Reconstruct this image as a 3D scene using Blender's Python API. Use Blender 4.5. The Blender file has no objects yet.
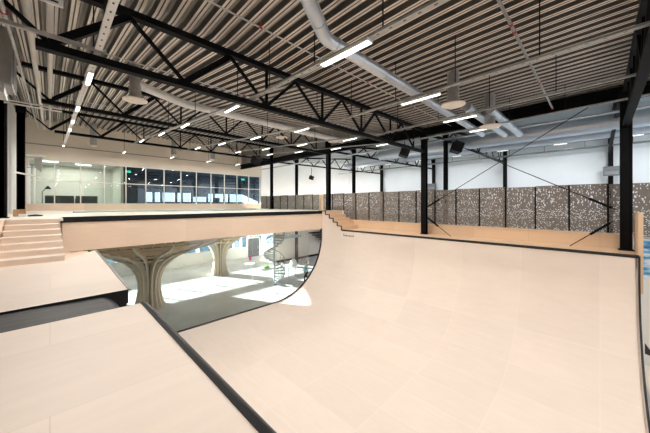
import bpy, math, random
from mathutils import Vector, Matrix
random.seed(7)
E = 6.6                      # eye height above the hall floor; heights below are given relative to the eye
S2 = math.sqrt(2)
C = bpy.context.scene.collection
sc = bpy.context.scene
PI = math.pi

# ------------------------------------------------------------------ materials
def nodes_of(m):
    m.use_nodes = True
    return m.node_tree.nodes, m.node_tree.links
def mat(name, col, rough=.6, metal=0., var=.0, vscale=3., stretch=(1, 1, 1), bump=0., spec=.5, coords='Object'):
    m = bpy.data.materials.new(name); n, l = nodes_of(m)
    b = n['Principled BSDF']
    b.inputs['Roughness'].default_value = rough; b.inputs['Metallic'].default_value = metal
    b.inputs['Specular IOR Level'].default_value = spec
    b.inputs['Base Color'].default_value = (*col, 1)
    tc = n.new('ShaderNodeTexCoord'); mp = n.new('ShaderNodeMapping'); mp.inputs['Scale'].default_value = stretch
    l.new(tc.outputs[coords], mp.inputs[0])
    nz = n.new('ShaderNodeTexNoise'); nz.inputs['Scale'].default_value = vscale; nz.inputs['Detail'].default_value = 5
    l.new(mp.outputs[0], nz.inputs['Vector'])
    rp = n.new('ShaderNodeValToRGB')
    lo = tuple(max(0, c*(1-var)) for c in col); hi = tuple(min(1, c*(1+var)) for c in col)
    rp.color_ramp.elements[0].color = (*lo, 1); rp.color_ramp.elements[1].color = (*hi, 1)
    rp.color_ramp.elements[0].position = .3; rp.color_ramp.elements[1].position = .7
    l.new(nz.outputs[0], rp.inputs[0]); l.new(rp.outputs[0], b.inputs['Base Color'])
    if bump:
        bp = n.new('ShaderNodeBump'); bp.inputs['Strength'].default_value = bump; bp.inputs['Distance'].default_value = .01
        l.new(nz.outputs[0], bp.inputs['Height']); l.new(bp.outputs[0], b.inputs['Normal'])
    return m
def ply(name, col, seam, bw, bh, rot=(0, 0, 0), var=.05, grain=(1, 9, 9), seamw=.018, rough=.5):
    """birch plywood sheets: soft grain, sheet to sheet tone, fine joints"""
    m = bpy.data.materials.new(name); n, l = nodes_of(m); b = n['Principled BSDF']
    b.inputs['Roughness'].default_value = rough; b.inputs['Specular IOR Level'].default_value = .3
    ge = n.new('ShaderNodeNewGeometry')
    mp = n.new('ShaderNodeMapping'); mp.inputs['Rotation'].default_value = rot
    l.new(ge.outputs['Position'], mp.inputs[0])
    br = n.new('ShaderNodeTexBrick'); br.inputs['Scale'].default_value = 1; br.offset = 0 if 'ramp' in name else .5
    br.inputs['Brick Width'].default_value = bw; br.inputs['Row Height'].default_value = bh
    br.inputs['Mortar Size'].default_value = seamw; br.inputs['Mortar Smooth'].default_value = .6
    br.inputs['Color1'].default_value = (*[c*(1+var) for c in col], 1)
    br.inputs['Color2'].default_value = (*[c*(1-var) for c in col], 1)
    br.inputs['Mortar'].default_value = (*seam, 1)
    l.new(mp.outputs[0], br.inputs['Vector'])
    m2 = n.new('ShaderNodeMapping'); m2.inputs['Scale'].default_value = grain
    l.new(mp.outputs[0], m2.inputs[0])
    nz = n.new('ShaderNodeTexNoise'); nz.inputs['Scale'].default_value = 1.3; nz.inputs['Detail'].default_value = 6
    l.new(m2.outputs[0], nz.inputs['Vector'])
    nb = n.new('ShaderNodeTexNoise'); nb.inputs['Scale'].default_value = .55; nb.inputs['Detail'].default_value = 3
    l.new(mp.outputs[0], nb.inputs['Vector'])
    ad = n.new('ShaderNodeMath'); ad.operation = 'ADD'; l.new(nz.outputs[0], ad.inputs[0]); l.new(nb.outputs[0], ad.inputs[1])
    mr = n.new('ShaderNodeMapRange'); mr.inputs[1].default_value = .6; mr.inputs[2].default_value = 1.4
    mr.inputs[3].default_value = 1-1.3*var; mr.inputs[4].default_value = 1+1.3*var
    l.new(ad.outputs[0], mr.inputs[0])
    hs = n.new('ShaderNodeHueSaturation'); l.new(mr.outputs[0], hs.inputs['Value']); l.new(br.outputs[0], hs.inputs['Color'])
    l.new(hs.outputs[0], b.inputs['Base Color'])
    return m
def emit(name, col, s):
    m = bpy.data.materials.new(name); n, l = nodes_of(m); b = n['Principled BSDF']
    b.inputs['Base Color'].default_value = (*col, 1); b.inputs['Emission Color'].default_value = (*col, 1)
    b.inputs['Emission Strength'].default_value = s
    return m
def glassm(name, tint, ior=1.45, rough=.0):
    m = bpy.data.materials.new(name); n, l = nodes_of(m); n.remove(n['Principled BSDF'])
    t = n.new('ShaderNodeBsdfTransparent'); t.inputs[0].default_value = (*tint, 1)
    g = n.new('ShaderNodeBsdfGlossy'); g.inputs['Roughness'].default_value = rough
    f = n.new('ShaderNodeFresnel'); f.inputs[0].default_value = ior
    x = n.new('ShaderNodeMixShader'); l.new(f.outputs[0], x.inputs[0]); l.new(t.outputs[0], x.inputs[1]); l.new(g.outputs[0], x.inputs[2])
    l.new(x.outputs[0], n['Material Output'].inputs[0])
    return m
M = {
 'ramp': ply('ramp birch plywood', (.88, .765, .675), (.92, .83, .76), 2.5, 1.25, rot=(0, 0, PI/2), var=.028, grain=(1, 7, 3), seamw=.012),
 'plat': ply('platform birch plywood', (.86, .745, .65), (.78, .65, .55), 3.0, 1.5, var=.03, grain=(1, 7, 3), seamw=.006),
 'deck': ply('deck pale plywood', (.80, .74, .66), (.72, .66, .58), 2.5, 1.25, var=.03, grain=(1, 7, 3)),
 'fascia': ply('fascia warm plywood', (.82, .65, .51), (.77, .60, .45), 2.5, 9., rot=(PI/2, 0, 0), var=.04, grain=(1, 12, 12), seamw=.006),
 'bench': ply('bench warm plywood', (.76, .55, .37), (.60, .42, .27), 9., 2.5, rot=(0, 0, 0), var=.04, grain=(9, 1, 14), seamw=.008),
 'step': ply('step plywood', (.84, .69, .57), (.80, .64, .52), 9., 9., var=.03, grain=(1, 9, 9), seamw=.0),
 'rib': mat('laminated rib plywood', (.88, .77, .62), .55, var=.08, vscale=4, stretch=(1, 1, 12)),
 'shellshade': mat('core plywood with gap shade', (.16, .09, .045), .7, var=.14, vscale=3),  # shade in the gaps between ribs is put into this colour
 'shell': mat('canopy plywood', (.74, .50, .29), .55, var=.14, vscale=3, stretch=(1, 1, 10)),
 'black': mat('black painted steel', (.004, .004, .005), .6, var=.2, spec=.12),
 'edge': mat('black steel coping', (.022, .021, .021), .35, var=.3, vscale=8, metal=.3),
 'blackpl': mat('black painted plywood', (.010, .010, .011), .6, var=.3, vscale=5, spec=.2),
 'slot': mat('worn black riding surface', (.042, .040, .042), .55, var=.35, vscale=2.2, stretch=(1, 5, 5)),
 'roof': mat('corrugated steel deck', (.68, .63, .57), .45, metal=.35, var=.10, vscale=1.2, stretch=(3, .35, 1)),
 'pan': mat('upper deck pan with groove shade', (.34, .32, .29), .5, metal=.3, var=.1, vscale=2, stretch=(2, 1, 2)),  # same steel, with the shade of the grooves put into its colour
 'web': mat('perforated acoustic web with groove shade', (.10, .092, .085), .6, metal=.2, var=.2, vscale=2, stretch=(2, 1, 2)),  # perforated steel, darkened further to paint in the groove shade
 'roof2': mat('far roof steel deck', (.36, .40, .42), .5, metal=.3, var=.12, vscale=.6),
 'galv': mat('galvanised steel', (.46, .46, .46), .38, metal=.7, var=.14, vscale=6),
 'galvdark': mat('dull galvanised steel', (.30, .30, .29), .45, metal=.5, var=.12, vscale=6),
 'duct': mat('spiral duct steel', (.62, .66, .72), .34, metal=.7, var=.10, vscale=9, stretch=(4, 4, 1)),
 'whitem': mat('white painted metal', (.78, .78, .76), .45, var=.03),
 'disc': mat('cream diffuser metal', (.80, .74, .66), .5, var=.03),
 'cream': mat('cream wall paint', (.70, .62, .52), .8, var=.03, vscale=.5),
 'white': mat('white wall paint', (.80, .81, .80), .8, var=.02, vscale=.4),
 'bluewall': mat('pale cladding', (.84, .86, .86), .7, var=.03, vscale=.3),
 'green': mat('pale green office paint', (.58, .59, .53), .8, var=.03),
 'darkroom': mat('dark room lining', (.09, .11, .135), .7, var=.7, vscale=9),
 'concrete': mat('grey hall floor', (.50, .535, .56), .45, var=.12, vscale=.8),
 'outside': mat('snowy ground', (.80, .84, .88), .9, var=.05, vscale=.1),
 'pavil': mat('dark blue glazing', (.04, .10, .16), .25, var=.5, vscale=.6),
 'panelw': mat('white facade panel', (.76, .80, .82), .5, var=.02),
 'screen': mat('brown grey cut metal', (.20, .172, .150), .6, var=.10, vscale=6),
 'mullion': mat('pale window frame', (.72, .72, .68), .45, var=.02),
 'sofa': mat('charcoal sofa fabric', (.05, .055, .055), .9, var=.2, vscale=20),
 'red': mat('red sprinkler fitting', (.35, .03, .03), .4, var=.1),
 'pink': mat('magenta plastic', (.65, .02, .25), .4, var=.05),
 'lime': mat('lime green fabric', (.20, .62, .12), .7, var=.08),
 'blue': mat('turquoise jacket cloth', (.02, .42, .50), .8, var=.15, vscale=15),
 'trouser': mat('dark trouser cloth', (.02, .022, .03), .85, var=.2, vscale=15),
 'skin': mat('skin', (.55, .33, .24), .6, var=.05),
 'hair': mat('dark brown hair', (.03, .02, .015), .7, var=.3, vscale=30),
 'grey': mat('grey enclosure', (.16, .165, .17), .5, var=.05),
 'ltgrey': mat('light grey lamp board', (.62, .62, .60), .5, var=.05),
 'pipe': mat('pale insulated pipe', (.62, .60, .56), .5, var=.05),
 'tape': mat('brown cardboard', (.42, .25, .13), .8, var=.1),
 'lamp': emit('lit lamp cover', (1, .97, .92), 3.2),
 'exit': emit('lit green exit sign', (.05, .8, .45), 1.2),
 'glass': glassm('clear pane', (.93, .96, .95)),
 'glassdark': glassm('tinted pane', (.70, .78, .84), 1.6),
 'rail': glassm('balustrade pane', (.95, .98, .97), 1.22),
 'steelstair': mat('pale stair steel', (.34, .40, .43), .35, metal=.5, var=.08, vscale=8),
 'ink': mat('dark printed lettering', (.05, .045, .045), .7, var=.1),
}
def perforate(m):
    n, l = nodes_of(m); b = n['Principled BSDF']; src = b.inputs['Base Color'].links[0].from_socket
    tc = n.new('ShaderNodeTexCoord'); sp = n.new('ShaderNodeSeparateXYZ'); l.new(tc.outputs['Object'], sp.inputs[0])
    def mth(op, a, v):
        q = n.new('ShaderNodeMath'); q.operation = op; l.new(a, q.inputs[0])
        if isinstance(v, (int, float)): q.inputs[1].default_value = v
        else: l.new(v, q.inputs[1])
        return q.outputs[0]
    w = mth('PINGPONG', sp.outputs[1], .14); a = mth('LESS_THAN', w, .03)
    c = mth('LESS_THAN', mth('ABSOLUTE', sp.outputs[0], 0), .014); k = mth('MULTIPLY', a, c)
    mx = n.new('ShaderNodeMix'); mx.data_type = 'RGBA'; l.new(k, mx.inputs[0]); l.new(src, mx.inputs[6]); mx.inputs[7].default_value = (.01, .01, .01, 1)
    l.new(mx.outputs[2], b.inputs['Base Color'])
    return m
M['tray'] = perforate(mat('perforated galvanised channel', (.42, .42, .41), .42, metal=.5, var=.1, vscale=6))
M['traywhite'] = perforate(mat('perforated pale channel', (.70, .70, .68), .5, var=.04))
def wave_mat():
    m = mat('blue water mural', (.10, .35, .68), .35)
    n, l = nodes_of(m); b = n['Principled BSDF']
    tc = n.new('ShaderNodeTexCoord'); mp = n.new('ShaderNodeMapping'); mp.inputs['Scale'].default_value = (.6, .6, 3.)
    nz = n.new('ShaderNodeTexNoise'); nz.inputs['Scale'].default_value = 2.2; nz.inputs['Detail'].default_value = 6
    rp = n.new('ShaderNodeValToRGB'); e = rp.color_ramp.elements
    e[0].position = .38; e[0].color = (.03, .16, .42, 1); e[1].position = .62; e[1].color = (.75, .86, .92, 1)
    x = e.new(.5); x.color = (.14, .42, .74, 1)
    l.new(tc.outputs['Object'], mp.inputs[0]); l.new(mp.outputs[0], nz.inputs['Vector']); l.new(nz.outputs[0], rp.inputs[0]); l.new(rp.outputs[0], b.inputs['Base Color'])
    return m
M['mural'] = wave_mat()

# ------------------------------------------------------------------ mesh helpers
BASE = {}
class MB:
    def __init__(s): s.v = []; s.f = []; s.smooth = False
    def quad8(s, P):
        o = len(s.v); s.v += [Vector(p) for p in P]
        s.f += [tuple(o+i for i in q) for q in ((0, 3, 2, 1), (4, 5, 6, 7), (0, 1, 5, 4), (1, 2, 6, 5), (2, 3, 7, 6), (3, 0, 4, 7))]
        return s
    def box(s, x0, x1, y0, y1, z0, z1):
        return s.quad8([(x0, y0, z0), (x1, y0, z0), (x1, y1, z0), (x0, y1, z0), (x0, y0, z1), (x1, y0, z1), (x1, y1, z1), (x0, y1, z1)])
    def bar(s, p, q, w, h=None):
        h = h or w; p = Vector(p); q = Vector(q); d = (q-p).normalized()
        u = d.cross(Vector((0, 0, 1)))
        if u.length < 1e-3: u = Vector((1, 0, 0))
        u.normalize(); n = u.cross(d).normalized(); u = u*w/2; n = n*h/2
        return s.quad8([p-u-n, p+u-n, q+u-n, q-u-n, p-u+n, p+u+n, q+u+n, q-u+n])
    def tube(s, pts, r, n=10, cap=True):
        pts = [Vector(p) for p in pts]; s.smooth = True; o = len(s.v); prev = None
        for i, p in enumerate(pts):
            d = ((pts[i+1]-p) if i == 0 else (p-pts[i-1]) if i == len(pts)-1 else (pts[i+1]-pts[i-1])).normalized()
            if prev is None:
                u = d.cross(Vector((0, 0, 1)))
                if u.length < 1e-3: u = Vector((1, 0, 0))
            else: u = prev-d*prev.dot(d)
            u.normalize(); prev = u; w = d.cross(u)
            rr = r[i] if isinstance(r, (list, tuple)) else r
            for k in range(n):
                a = 2*PI*k/n; s.v.append(p+(u*math.cos(a)+w*math.sin(a))*rr)
        for i in range(len(pts)-1):
            for k in range(n):
                a = o+i*n+k; b = o+i*n+(k+1) % n; s.f.append((a, b, b+n, a+n))
        if cap:
            s.f.append(tuple(o+k for k in range(n))[::-1]); s.f.append(tuple(o+(len(pts)-1)*n+k for k in range(n)))
        return s
    def lathe(s, c, prof, n=24):
        return s.tube([(c[0], c[1], c[2]+z) for r, z in prof], [max(r, 1e-4) for r, z in prof], n)
    def prism(s, poly, fn, a, b):
        """poly list of 2d pts, fn(u,v,w)->xyz, extruded w from a to b"""
        o = len(s.v); k = len(poly)
        s.v += [Vector(fn(u, v, a)) for u, v in poly]+[Vector(fn(u, v, b)) for u, v in poly]
        s.f.append(tuple(range(o, o+k))[::-1]); s.f.append(tuple(range(o+k, o+2*k)))
        for i in range(k): s.f.append((o+i, o+(i+1) % k, o+k+(i+1) % k, o+k+i))
        return s
    def strip(s, prof, thick, fn, a, b):
        """profile line of 2d pts given thickness along its normal"""
        n = len(prof); top = prof; bot = []
        for i, p in enumerate(prof):
            q0 = prof[max(0, i-1)]; q1 = prof[min(n-1, i+1)]
            dx, dy = q1[0]-q0[0], q1[1]-q0[1]; L = math.hypot(dx, dy)
            bot.append((p[0]+dy/L*thick, p[1]-dx/L*thick))
        o = len(s.v)
        for w in (a, b):
            s.v += [Vector(fn(u, v, w)) for u, v in top]+[Vector(fn(u, v, w)) for u, v in bot]
        A, Bt, A2, B2 = o, o+n, o+2*n, o+3*n
        for i in range(n-1):
            s.f += [(A+i, A+i+1, A2+i+1, A2+i), (Bt+i, B2+i, B2+i+1, Bt+i+1), (A+i, Bt+i, Bt+i+1, A+i+1), (A2+i, A2+i+1, B2+i+1, B2+i)]
        s.f += [(A, A2, B2, Bt), (A+n-1, Bt+n-1, B2+n-1, A2+n-1)]
        return s
    def build(s, name, m, parent=None, bevel=0, smooth=None):
        me = bpy.data.meshes.new(name)
        if parent is not None: base = BASE[parent.name]
        else:
            lo = [min(v[i] for v in s.v) for i in range(3)]; hi = [max(v[i] for v in s.v) for i in range(3)]
            base = Vector(((lo[0]+hi[0])/2, (lo[1]+hi[1])/2, lo[2]))
        me.from_pydata([v-base for v in s.v], [], s.f); me.validate()
        import bmesh
        bm = bmesh.new(); bm.from_mesh(me); bmesh.ops.recalc_face_normals(bm, faces=bm.faces); bm.to_mesh(me); bm.free()
        me.materials.append(m if not isinstance(m, str) else M[m])
        if (s.smooth if smooth is None else smooth):
            for p in me.polygons: p.use_smooth = True
            try: me.set_sharp_from_angle(angle=math.radians(40))
            except Exception: pass
        o = bpy.data.objects.new(name, me); C.objects.link(o)
        if parent is not None: o.parent = parent
        else: o.location = base+Vector((0, 0, E))
        BASE[o.name] = base
        if bevel:
            b = o.modifiers.new('edge', 'BEVEL'); b.width = bevel; b.segments = 2; b.limit_method = 'ANGLE'
        return o
def tag(o, label=None, cat=None, group=None, kind=None):
    if label: o['label'] = label
    if cat: o['category'] = cat
    if group: o['group'] = group
    if kind: o['kind'] = kind
    return o
def thing(name, label, cat, base=(0, 0, 0), group=None):
    o = bpy.data.objects.new(name, None); C.objects.link(o); o.empty_display_size = .2
    base = Vector(base); o.location = base+Vector((0, 0, E)); BASE[o.name] = base
    return tag(o, label, cat, group)
def struct(mb, name, m, label=None):
    o = mb.build(name, m); o['kind'] = 'structure'
    if label: o['label'] = label
    return o
def kids(o): return [c for c in list(bpy.data.objects) if c.parent == o]
def copy_tree(o, loc=None, label=None, parent=None):
    c = o.copy(); C.objects.link(c)
    if parent: c.parent = parent
    if loc is not None: c.location = Vector(loc)+Vector((0, 0, E))
    if label: c['label'] = label
    for ch in kids(o): copy_tree(ch, parent=c)
    return c
ORD = ['first', 'second', 'third', 'fourth', 'fifth', 'sixth', 'seventh', 'eighth', 'ninth', 'tenth', 'eleventh', 'twelfth', 'thirteenth', 'fourteenth', 'fifteenth', 'sixteenth', 'seventeenth', 'eighteenth', 'nineteenth', 'twentieth']

# ------------------------------------------------------------------ key dimensions (relative to the eye)
FL = -6.6; DK = -.53; PL = -1.64; CP = -1.86
DY = 15.2          # front of the upper deck
XR = 14.85         # top of the vert wall
XP = 1.06          # right edge of the near platform
XC = 16.4          # middle column row
WY = 30.9          # far wall
T = [(-.6), 7.7, 16.0, 24.3]
def roof_z(y):
    pts = [(-9.3, 5.03), (7.7, 4.66), (16, 5.70), (24.3, 6.18), (31.4, 6.52)]
    for (a, za), (b, zb) in zip(pts, pts[1:]):
        if y <= b: return za+(zb-za)*(y-a)/(b-a)
    return pts[-1][1]

# ------------------------------------------------------------------ setting
struct(MB().box(-12, 40, -12, WY+.3, FL-.3, FL), 'floor', 'concrete', 'smooth grey floor of the lower hall')
# corrugated roof over the skate hall
rb = MB(); P = .36; prof = []
x = -7.2
while x < XC-.2:
    prof += [(x, 0), (x+.06, 0), (x+.075, .025), (x+.09, 0), (x+.15, 0), (x+.19, .14), (x+.225, .155), (x+.26, .13), (x+.295, .155), (x+.32, .14)]
    x += P
ys = [-9.2, 7.7, 16, 24.3, 31.2]
o = 0
for y in ys:
    rb.v += [Vector((px, y, roof_z(y)+pz)) for px, pz in prof]  # last flute closes on the girder
n = len(prof)
webs = []
for j in range(len(ys)-1):
    for i in range(n-1):
        webs.append(0 if (i % 10 in (0, 3)) else 2 if (i % 10 in (5, 6, 7, 8)) else 1)  # flange; recessed faces get the colours with painted shade
        rb.f.append((j*n+i, j*n+i+1, (j+1)*n+i+1, (j+1)*n+i))
rf = struct(rb, 'ceiling', 'roof', 'corrugated metal roof deck over the skate hall')
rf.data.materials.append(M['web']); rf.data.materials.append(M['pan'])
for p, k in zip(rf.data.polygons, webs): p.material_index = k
so = rf.modifiers.new('gauge', 'SOLIDIFY'); so.thickness = .03; so.offset = 1
# roof of the hall behind the screens
r2 = MB(); prof = []
x = XC+.25
while x < 37.9:
    z = 5.0+(x-XC)*.098
    prof += [(x, z), (x+.22, z+.02), (x+.28, z+.14), (x+.44, z+.14)]
    x += .5
for y in (-9, 31.2): r2.v += [Vector((px, y, pz)) for px, pz in prof]
n = len(prof)
for i in range(n-1): r2.f.append((i, i+1, n+i+1, n+i))
rf2 = struct(r2, 'ceiling_east', 'roof2', 'higher corrugated roof behind the cut metal screens')
rf2.name = 'ceiling'
so = rf2.modifiers.new('gauge', 'SOLIDIFY'); so.thickness = .03; so.offset = 1

# far wall, upper storey: sill strip, glazing, upper wall
struct(MB().box(-1.8, 19.3, WY, WY+.2, DK, 0), 'wall_far_base', 'fascia', 'plywood strip under the office windows').name = 'baseboard_far'
fw = MB().box(-1.8, 19.3, WY, WY+.25, 3.5, 7.0).box(-1.8, -1.15, WY, WY+.25, 0, 3.5)
struct(fw, 'wall_far', 'cream', 'cream wall above the office windows')
struct(MB().box(19.3, 38, WY, WY+.25, -1.9, 7.4), 'wall_far_east', 'bluewall', 'pale far wall of the hall behind the screens').name = 'wall_far'
struct(MB().box(-1.8, 16.2, WY-.03, WY, 4.62, 4.70), 'trim_1', 'galvdark', 'thin dark rail along the cream wall')
struct(MB().box(-1.9, -1.65, 15.0, WY, FL, 7.0), 'wall_left', 'white', 'white side wall behind the black columns')
struct(MB().box(37.2, 37.5, -12, WY+.2, FL, 7.6), 'wall_right', 'bluewall', 'pale wall at the far side behind the screens')
# office windows
wx = [-1.15]+[.26+1.565*i for i in range(13)]
for i in range(len(wx)-1):
    a, b = wx[i], wx[i+1]
    fr = MB().box(a-.035, a+.035, WY-.04, WY+.1, 0, 3.5).box(a, b, WY-.03, WY+.09, 1.83, 1.89).box(a, b, WY-.03, WY+.1, 0, .05).box(a, b, WY-.03, WY+.1, 3.44, 3.5)
    if i == len(wx)-2: fr.box(b-.035, b+.035, WY-.04, WY+.1, 0, 3.5)
    f = struct(fr, 'window_%d' % (i+1), 'mullion', 'tall office window, %s from the left corner' % ORD[i])
    MB().box(a+.03, b-.03, WY+.02, WY+.035, .05, 3.44).build('pane', 'glass' if i < 4 else 'glassdark', f)
# rooms behind the glass
rm = MB().box(-1.8, 4.6, 36, 36.2, -.2, 3.9).box(-2.0, -1.8, WY+.25, 36.2, -.2, 3.9).box(4.6, 4.8, WY+.25, 36.2, -.2, 3.9).box(-2, 4.8, WY+.25, 36.2, 3.6, 3.9)
struct(rm, 'wall_office', 'green', 'pale green walls of the office behind the glass').name = 'wall_back'
struct(MB().box(-2, 19.6, WY+.25, 36.2, -.53, -.2), 'floor_office', 'concrete', 'floor of the rooms behind the glass').name = 'floor'
dm = MB().box(4.8, 19.6, WY+.25, 36.2, 3.6, 3.9).box(19.4, 19.6, WY+.25, 36.2, -.2, 3.6)
dm.box(4.8, 7.6, 36, 36.2, -.2, 3.6).box(7.6, 19.4, 36, 36.2, -.2, .25).box(7.6, 19.4, 36, 36.2, 1.35, 3.6)
x = 8.2
for g_ in (.5, 1.3, .35, .9, 1.6, .6, 1.1, .4, 1.5): dm.box(x, x+.28, 36, 36.2, .25, 1.35); x += .28+g_
dm.box(12.5, 14.5, 35.9, 36.0, .9, 1.35).box(15.2, 16, 35.9, 36, .25, .8)
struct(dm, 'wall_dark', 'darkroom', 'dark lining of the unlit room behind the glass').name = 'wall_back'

# lower facade under the deck
lw = MB().box(-1.8, 38, WY-.02, WY+.2, FL, -5.36).box(-1.8, -.55, WY, WY+.2, -5.36, -2.05)
struct(lw, 'wall_far_low', 'panelw', 'white panelled wall under the lower windows').name = 'wall_far'
struct(MB().box(-1.8, 38, WY+.0, WY+.2, -2.05, DK-.01), 'trim_2', 'panelw', 'white band over the lower windows')
k = 0; x = -.5
while x < 26:
    b = x+2.0
    fr = MB().box(x-.05, x+.05, WY-.04, WY+.14, -5.36, -2.05).box(x, b, WY-.02, WY+.12, -5.36, -5.28).box(x, b, WY-.02, WY+.12, -2.13, -2.05)
    fr.box(x, b, WY-.02, WY+.12, -4.0, -3.62)
    if b < 4.0 : fr.box(x, b, WY, WY+.1, -3.62, -2.13)
    f = struct(fr, 'window_%d' % (14+k), 'mullion', 'lower hall window, %s from the left' % ORD[k])
    MB().box(x+.05, b-.05, WY+.03, WY+.045, -5.28, -4.0).build('pane', 'glass', f)
    MB().box(x+.05, b-.05, WY+.03, WY+.045, -3.62, -2.13).build('pane', 'glass', f)
    x = b; k += 1
d = struct(MB().box(17.2, 17.32, WY-.12, WY-.02, FL, -4.2).box(18.9, 19.02, WY-.12, WY-.02, FL, -4.2).box(17.2, 19.02, WY-.12, WY-.02, -4.3, -4.2), 'door_1', 'panelw', 'glazed door in the lower white wall')
MB().box(17.32, 18.9, WY-.09, WY-.06, FL+.02, -4.3).build('door_leaf', 'darkroom', d)
MB().box(18.65, 18.72, WY-.16, WY-.09, FL+.95, FL+1.25).build('door_handle', 'galv', d)
struct(MB().box(17.9, 37, 25.7, 25.9, FL, DK-.3), 'wall_plywood', 'ramp', 'pinkish plywood wall beyond the spiral stair').name = 'wall_back'
struct(MB().box(17.9, 37, 25.6, 25.7, FL, FL+.22), 'baseboard_far', 'blackpl', 'dark skirting of the plywood wall')
struct(MB().box(-90, 140, WY+.3, 200, FL-.9, FL-.8), 'ground', 'outside', 'bright snowy ground outside the windows')
pv = thing('street_pavilion', 'low dark blue glazed pavilion standing outside the lower windows', 'building', (15, 41, FL-.8))
MB().box(-8, 45, 39.5, 43, FL-.8, -3.35).build('wall', 'pavil', pv)
mb = MB(); 
for i in range(24): mb.box(-7.8+2.2*i, -7.5+2.2*i, 39.4, 39.5, FL-.8, -3.35)
mb.build('frame_grid', 'panelw', pv)
MB().box(-8.3, 45.3, 39.2, 43.3, -3.35, -3.22).build('roof', 'panelw', pv)
# snow-topped roofs / blocks seen from upper room are left to the sky

# ------------------------------------------------------------------ upper deck
dk = thing('upper_deck', 'wide plywood upper deck with black rimmed warm fascia above the lower hall', 'platform', (0, DY, -1.93))
MB().box(.34, 17.1, DY+.03, WY, -.62, DK).box(-1.65, .34, 13.9, WY, -.62, DK).build('deck_surface', 'deck', dk)
MB().box(.34, XR, DY, DY+.3, -1.93, -.75).build('fascia', 'fascia', dk)
MB().box(.30, XR+.02, DY-.035, DY+.3, -.75, DK+.004).build('black_rim', 'blackpl', dk)
MB().box(-1.65, 17.1, DY+.3, WY-.02, -1.7, -.62).build('underside', 'step', dk)
for i in range(9):
    x = .34+i*1.61
# low bowl lip lines on the deck
MB().tube([(1.0+.9*i, 22.5+1.2*math.sin(i*.5)-.04*i, DK+.03) for i in range(15)], .035, 8).build('bowl_lip', 'galv', dk)
MB().box(2.0, 14.0, 27.9, 28.2, DK, DK+.10).build('bowl_edge', 'deck', dk)
# glass balustrade
pa = [1.0+1.38*i for i in range(11)]
for i in range(10):
    a, b = pa[i], min(pa[i+1], 14.8)
    g = MB().box(a+.01, b-.01, DY+.05, DY+.065, DK+.0, .70).build('glass_balustrade', 'rail')
    tag(g, 'frameless glass balustrade panel on the deck edge, %s from the left' % ORD[i], 'glass panel', 'glass panels along the deck edge')
tag(MB().box(14.85, 14.9, DY, DY+.3, DK, .55).build('rail_end_post', 'bench'), 'slim wooden end post of the glass balustrade at the deck corner', 'post')

tag(MB().box(16.2, 16.32, 16.5, 16.9, DK, .8).build('wooden_post', 'bench'), 'pale wooden post standing behind the deck corner left of the black column', 'post')
# plywood wall right of the stairs under the deck corner + near platforms
tag(MB().prism([(.26, 11.0), (1.10, 12.7), (1.10, DY), (.34, DY)], lambda u, v, w: (u, v, w), -3.2, -1.95).build('infill_panel', 'fascia'), 'small plywood infill wall between side stairs and deck fascia', 'panel')
pf = thing('far_platform', 'pale plywood platform slab at the foot of the side stairs', 'platform', (-2, 8, FL))
MB().prism([(-7, 6.4), (XP, 6.4), (XP+.06, 12.7), (.26, 11.05), (-1.0, 11.2), (-7, 11.2)], lambda u, v, w: (u, v, w), -1.72, PL).build('top_board', 'plat', pf)
MB().box(-7, XP-.02, 6.43, 10.5, FL, -1.72).build('base', 'blackpl', pf)
MB().bar((XP+.02, 6.38, PL-.005), (XP+.09, 12.72, PL-.005), .05, .03).build('edge_strip', 'galvdark', pf)
MB().box(-7, XP, 6.38, 6.40, -1.9, PL+.003).build('black_side', 'blackpl', pf)
pn = thing('near_platform', 'large pale plywood platform in the left foreground with black coping edge', 'platform', (-2, 2, FL))
MB().box(-7, XP, -5, 5.38, -1.72, PL).build('top_board', 'plat', pn)
MB().box(-7, XP-.01, -5, 5.36, FL, -1.72).build('base', 'step', pn)
MB().box(XP, XP+.045, -5, 5.4, -1.76, PL+.012).build('black_strip', 'blackpl', pn)
MB().tube([(XP+.075, -5, PL-.03), (XP+.075, 5.4, PL-.03)], .03, 10).build('coping', 'edge', pn)
# dark roll-in slot between them
prof = [(-7, -1.655), (-1.5, -1.66), (-.2, -1.67), (.62, -1.685)]
for i in range(1, 13):
    a = i/12*PI/2*.97; prof.append((.62+.40*math.sin(a), -1.685-.7*(1-math.cos(a))))
sl = thing('roll_in_channel', 'dark grey roll-in channel curving down between two plywood platforms', 'ramp', (-2, 5.9, FL))
MB().strip(prof, .04, lambda u, v, w: (u, w, v), 5.39, 6.37).build('riding_surface', 'slot', sl, smooth=True)
# side stairs
st = thing('side_stairs', 'pale plywood stairs of seven steps rising to the upper deck', 'stairs', (-.4, 12.4, PL))
for i in range(7):
    y = 11.0+i*.47; z = PL+.1586*(i+1)
    MB().box(-1.02, .30-.012*i, y, 13.95 if i < 6 else 14.0, z-.1586, z-.025).build('riser_block', 'fascia' if False else 'step', st)
    MB().box(-1.04, .31-.012*i, y-.03, y+.5, z-.025, z).build('tread', 'plat', st)
tag(MB().prism([(10.45, PL), (13.9, PL), (13.9, DK), (13.2, DK), (10.45, -1.2)], lambda u, v, w: (w, u, v), -1.5, -1.06).build('stair_parapet', 'fascia'), 'warm plywood parapet block left of the side stairs', 'parapet')
bx = thing('cardboard_box', 'small opened brown cardboard box on the deck beside the black column', 'box', (-.93, 17.6, DK))
MB().box(-1.1, -.75, 17.4, 17.8, DK, DK+.3).build('carton', 'tape', bx); MB().bar((-.75, 17.4, DK+.3), (-.62, 17.4, DK+.22), .3, .01).build('flap', 'tape', bx)
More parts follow.
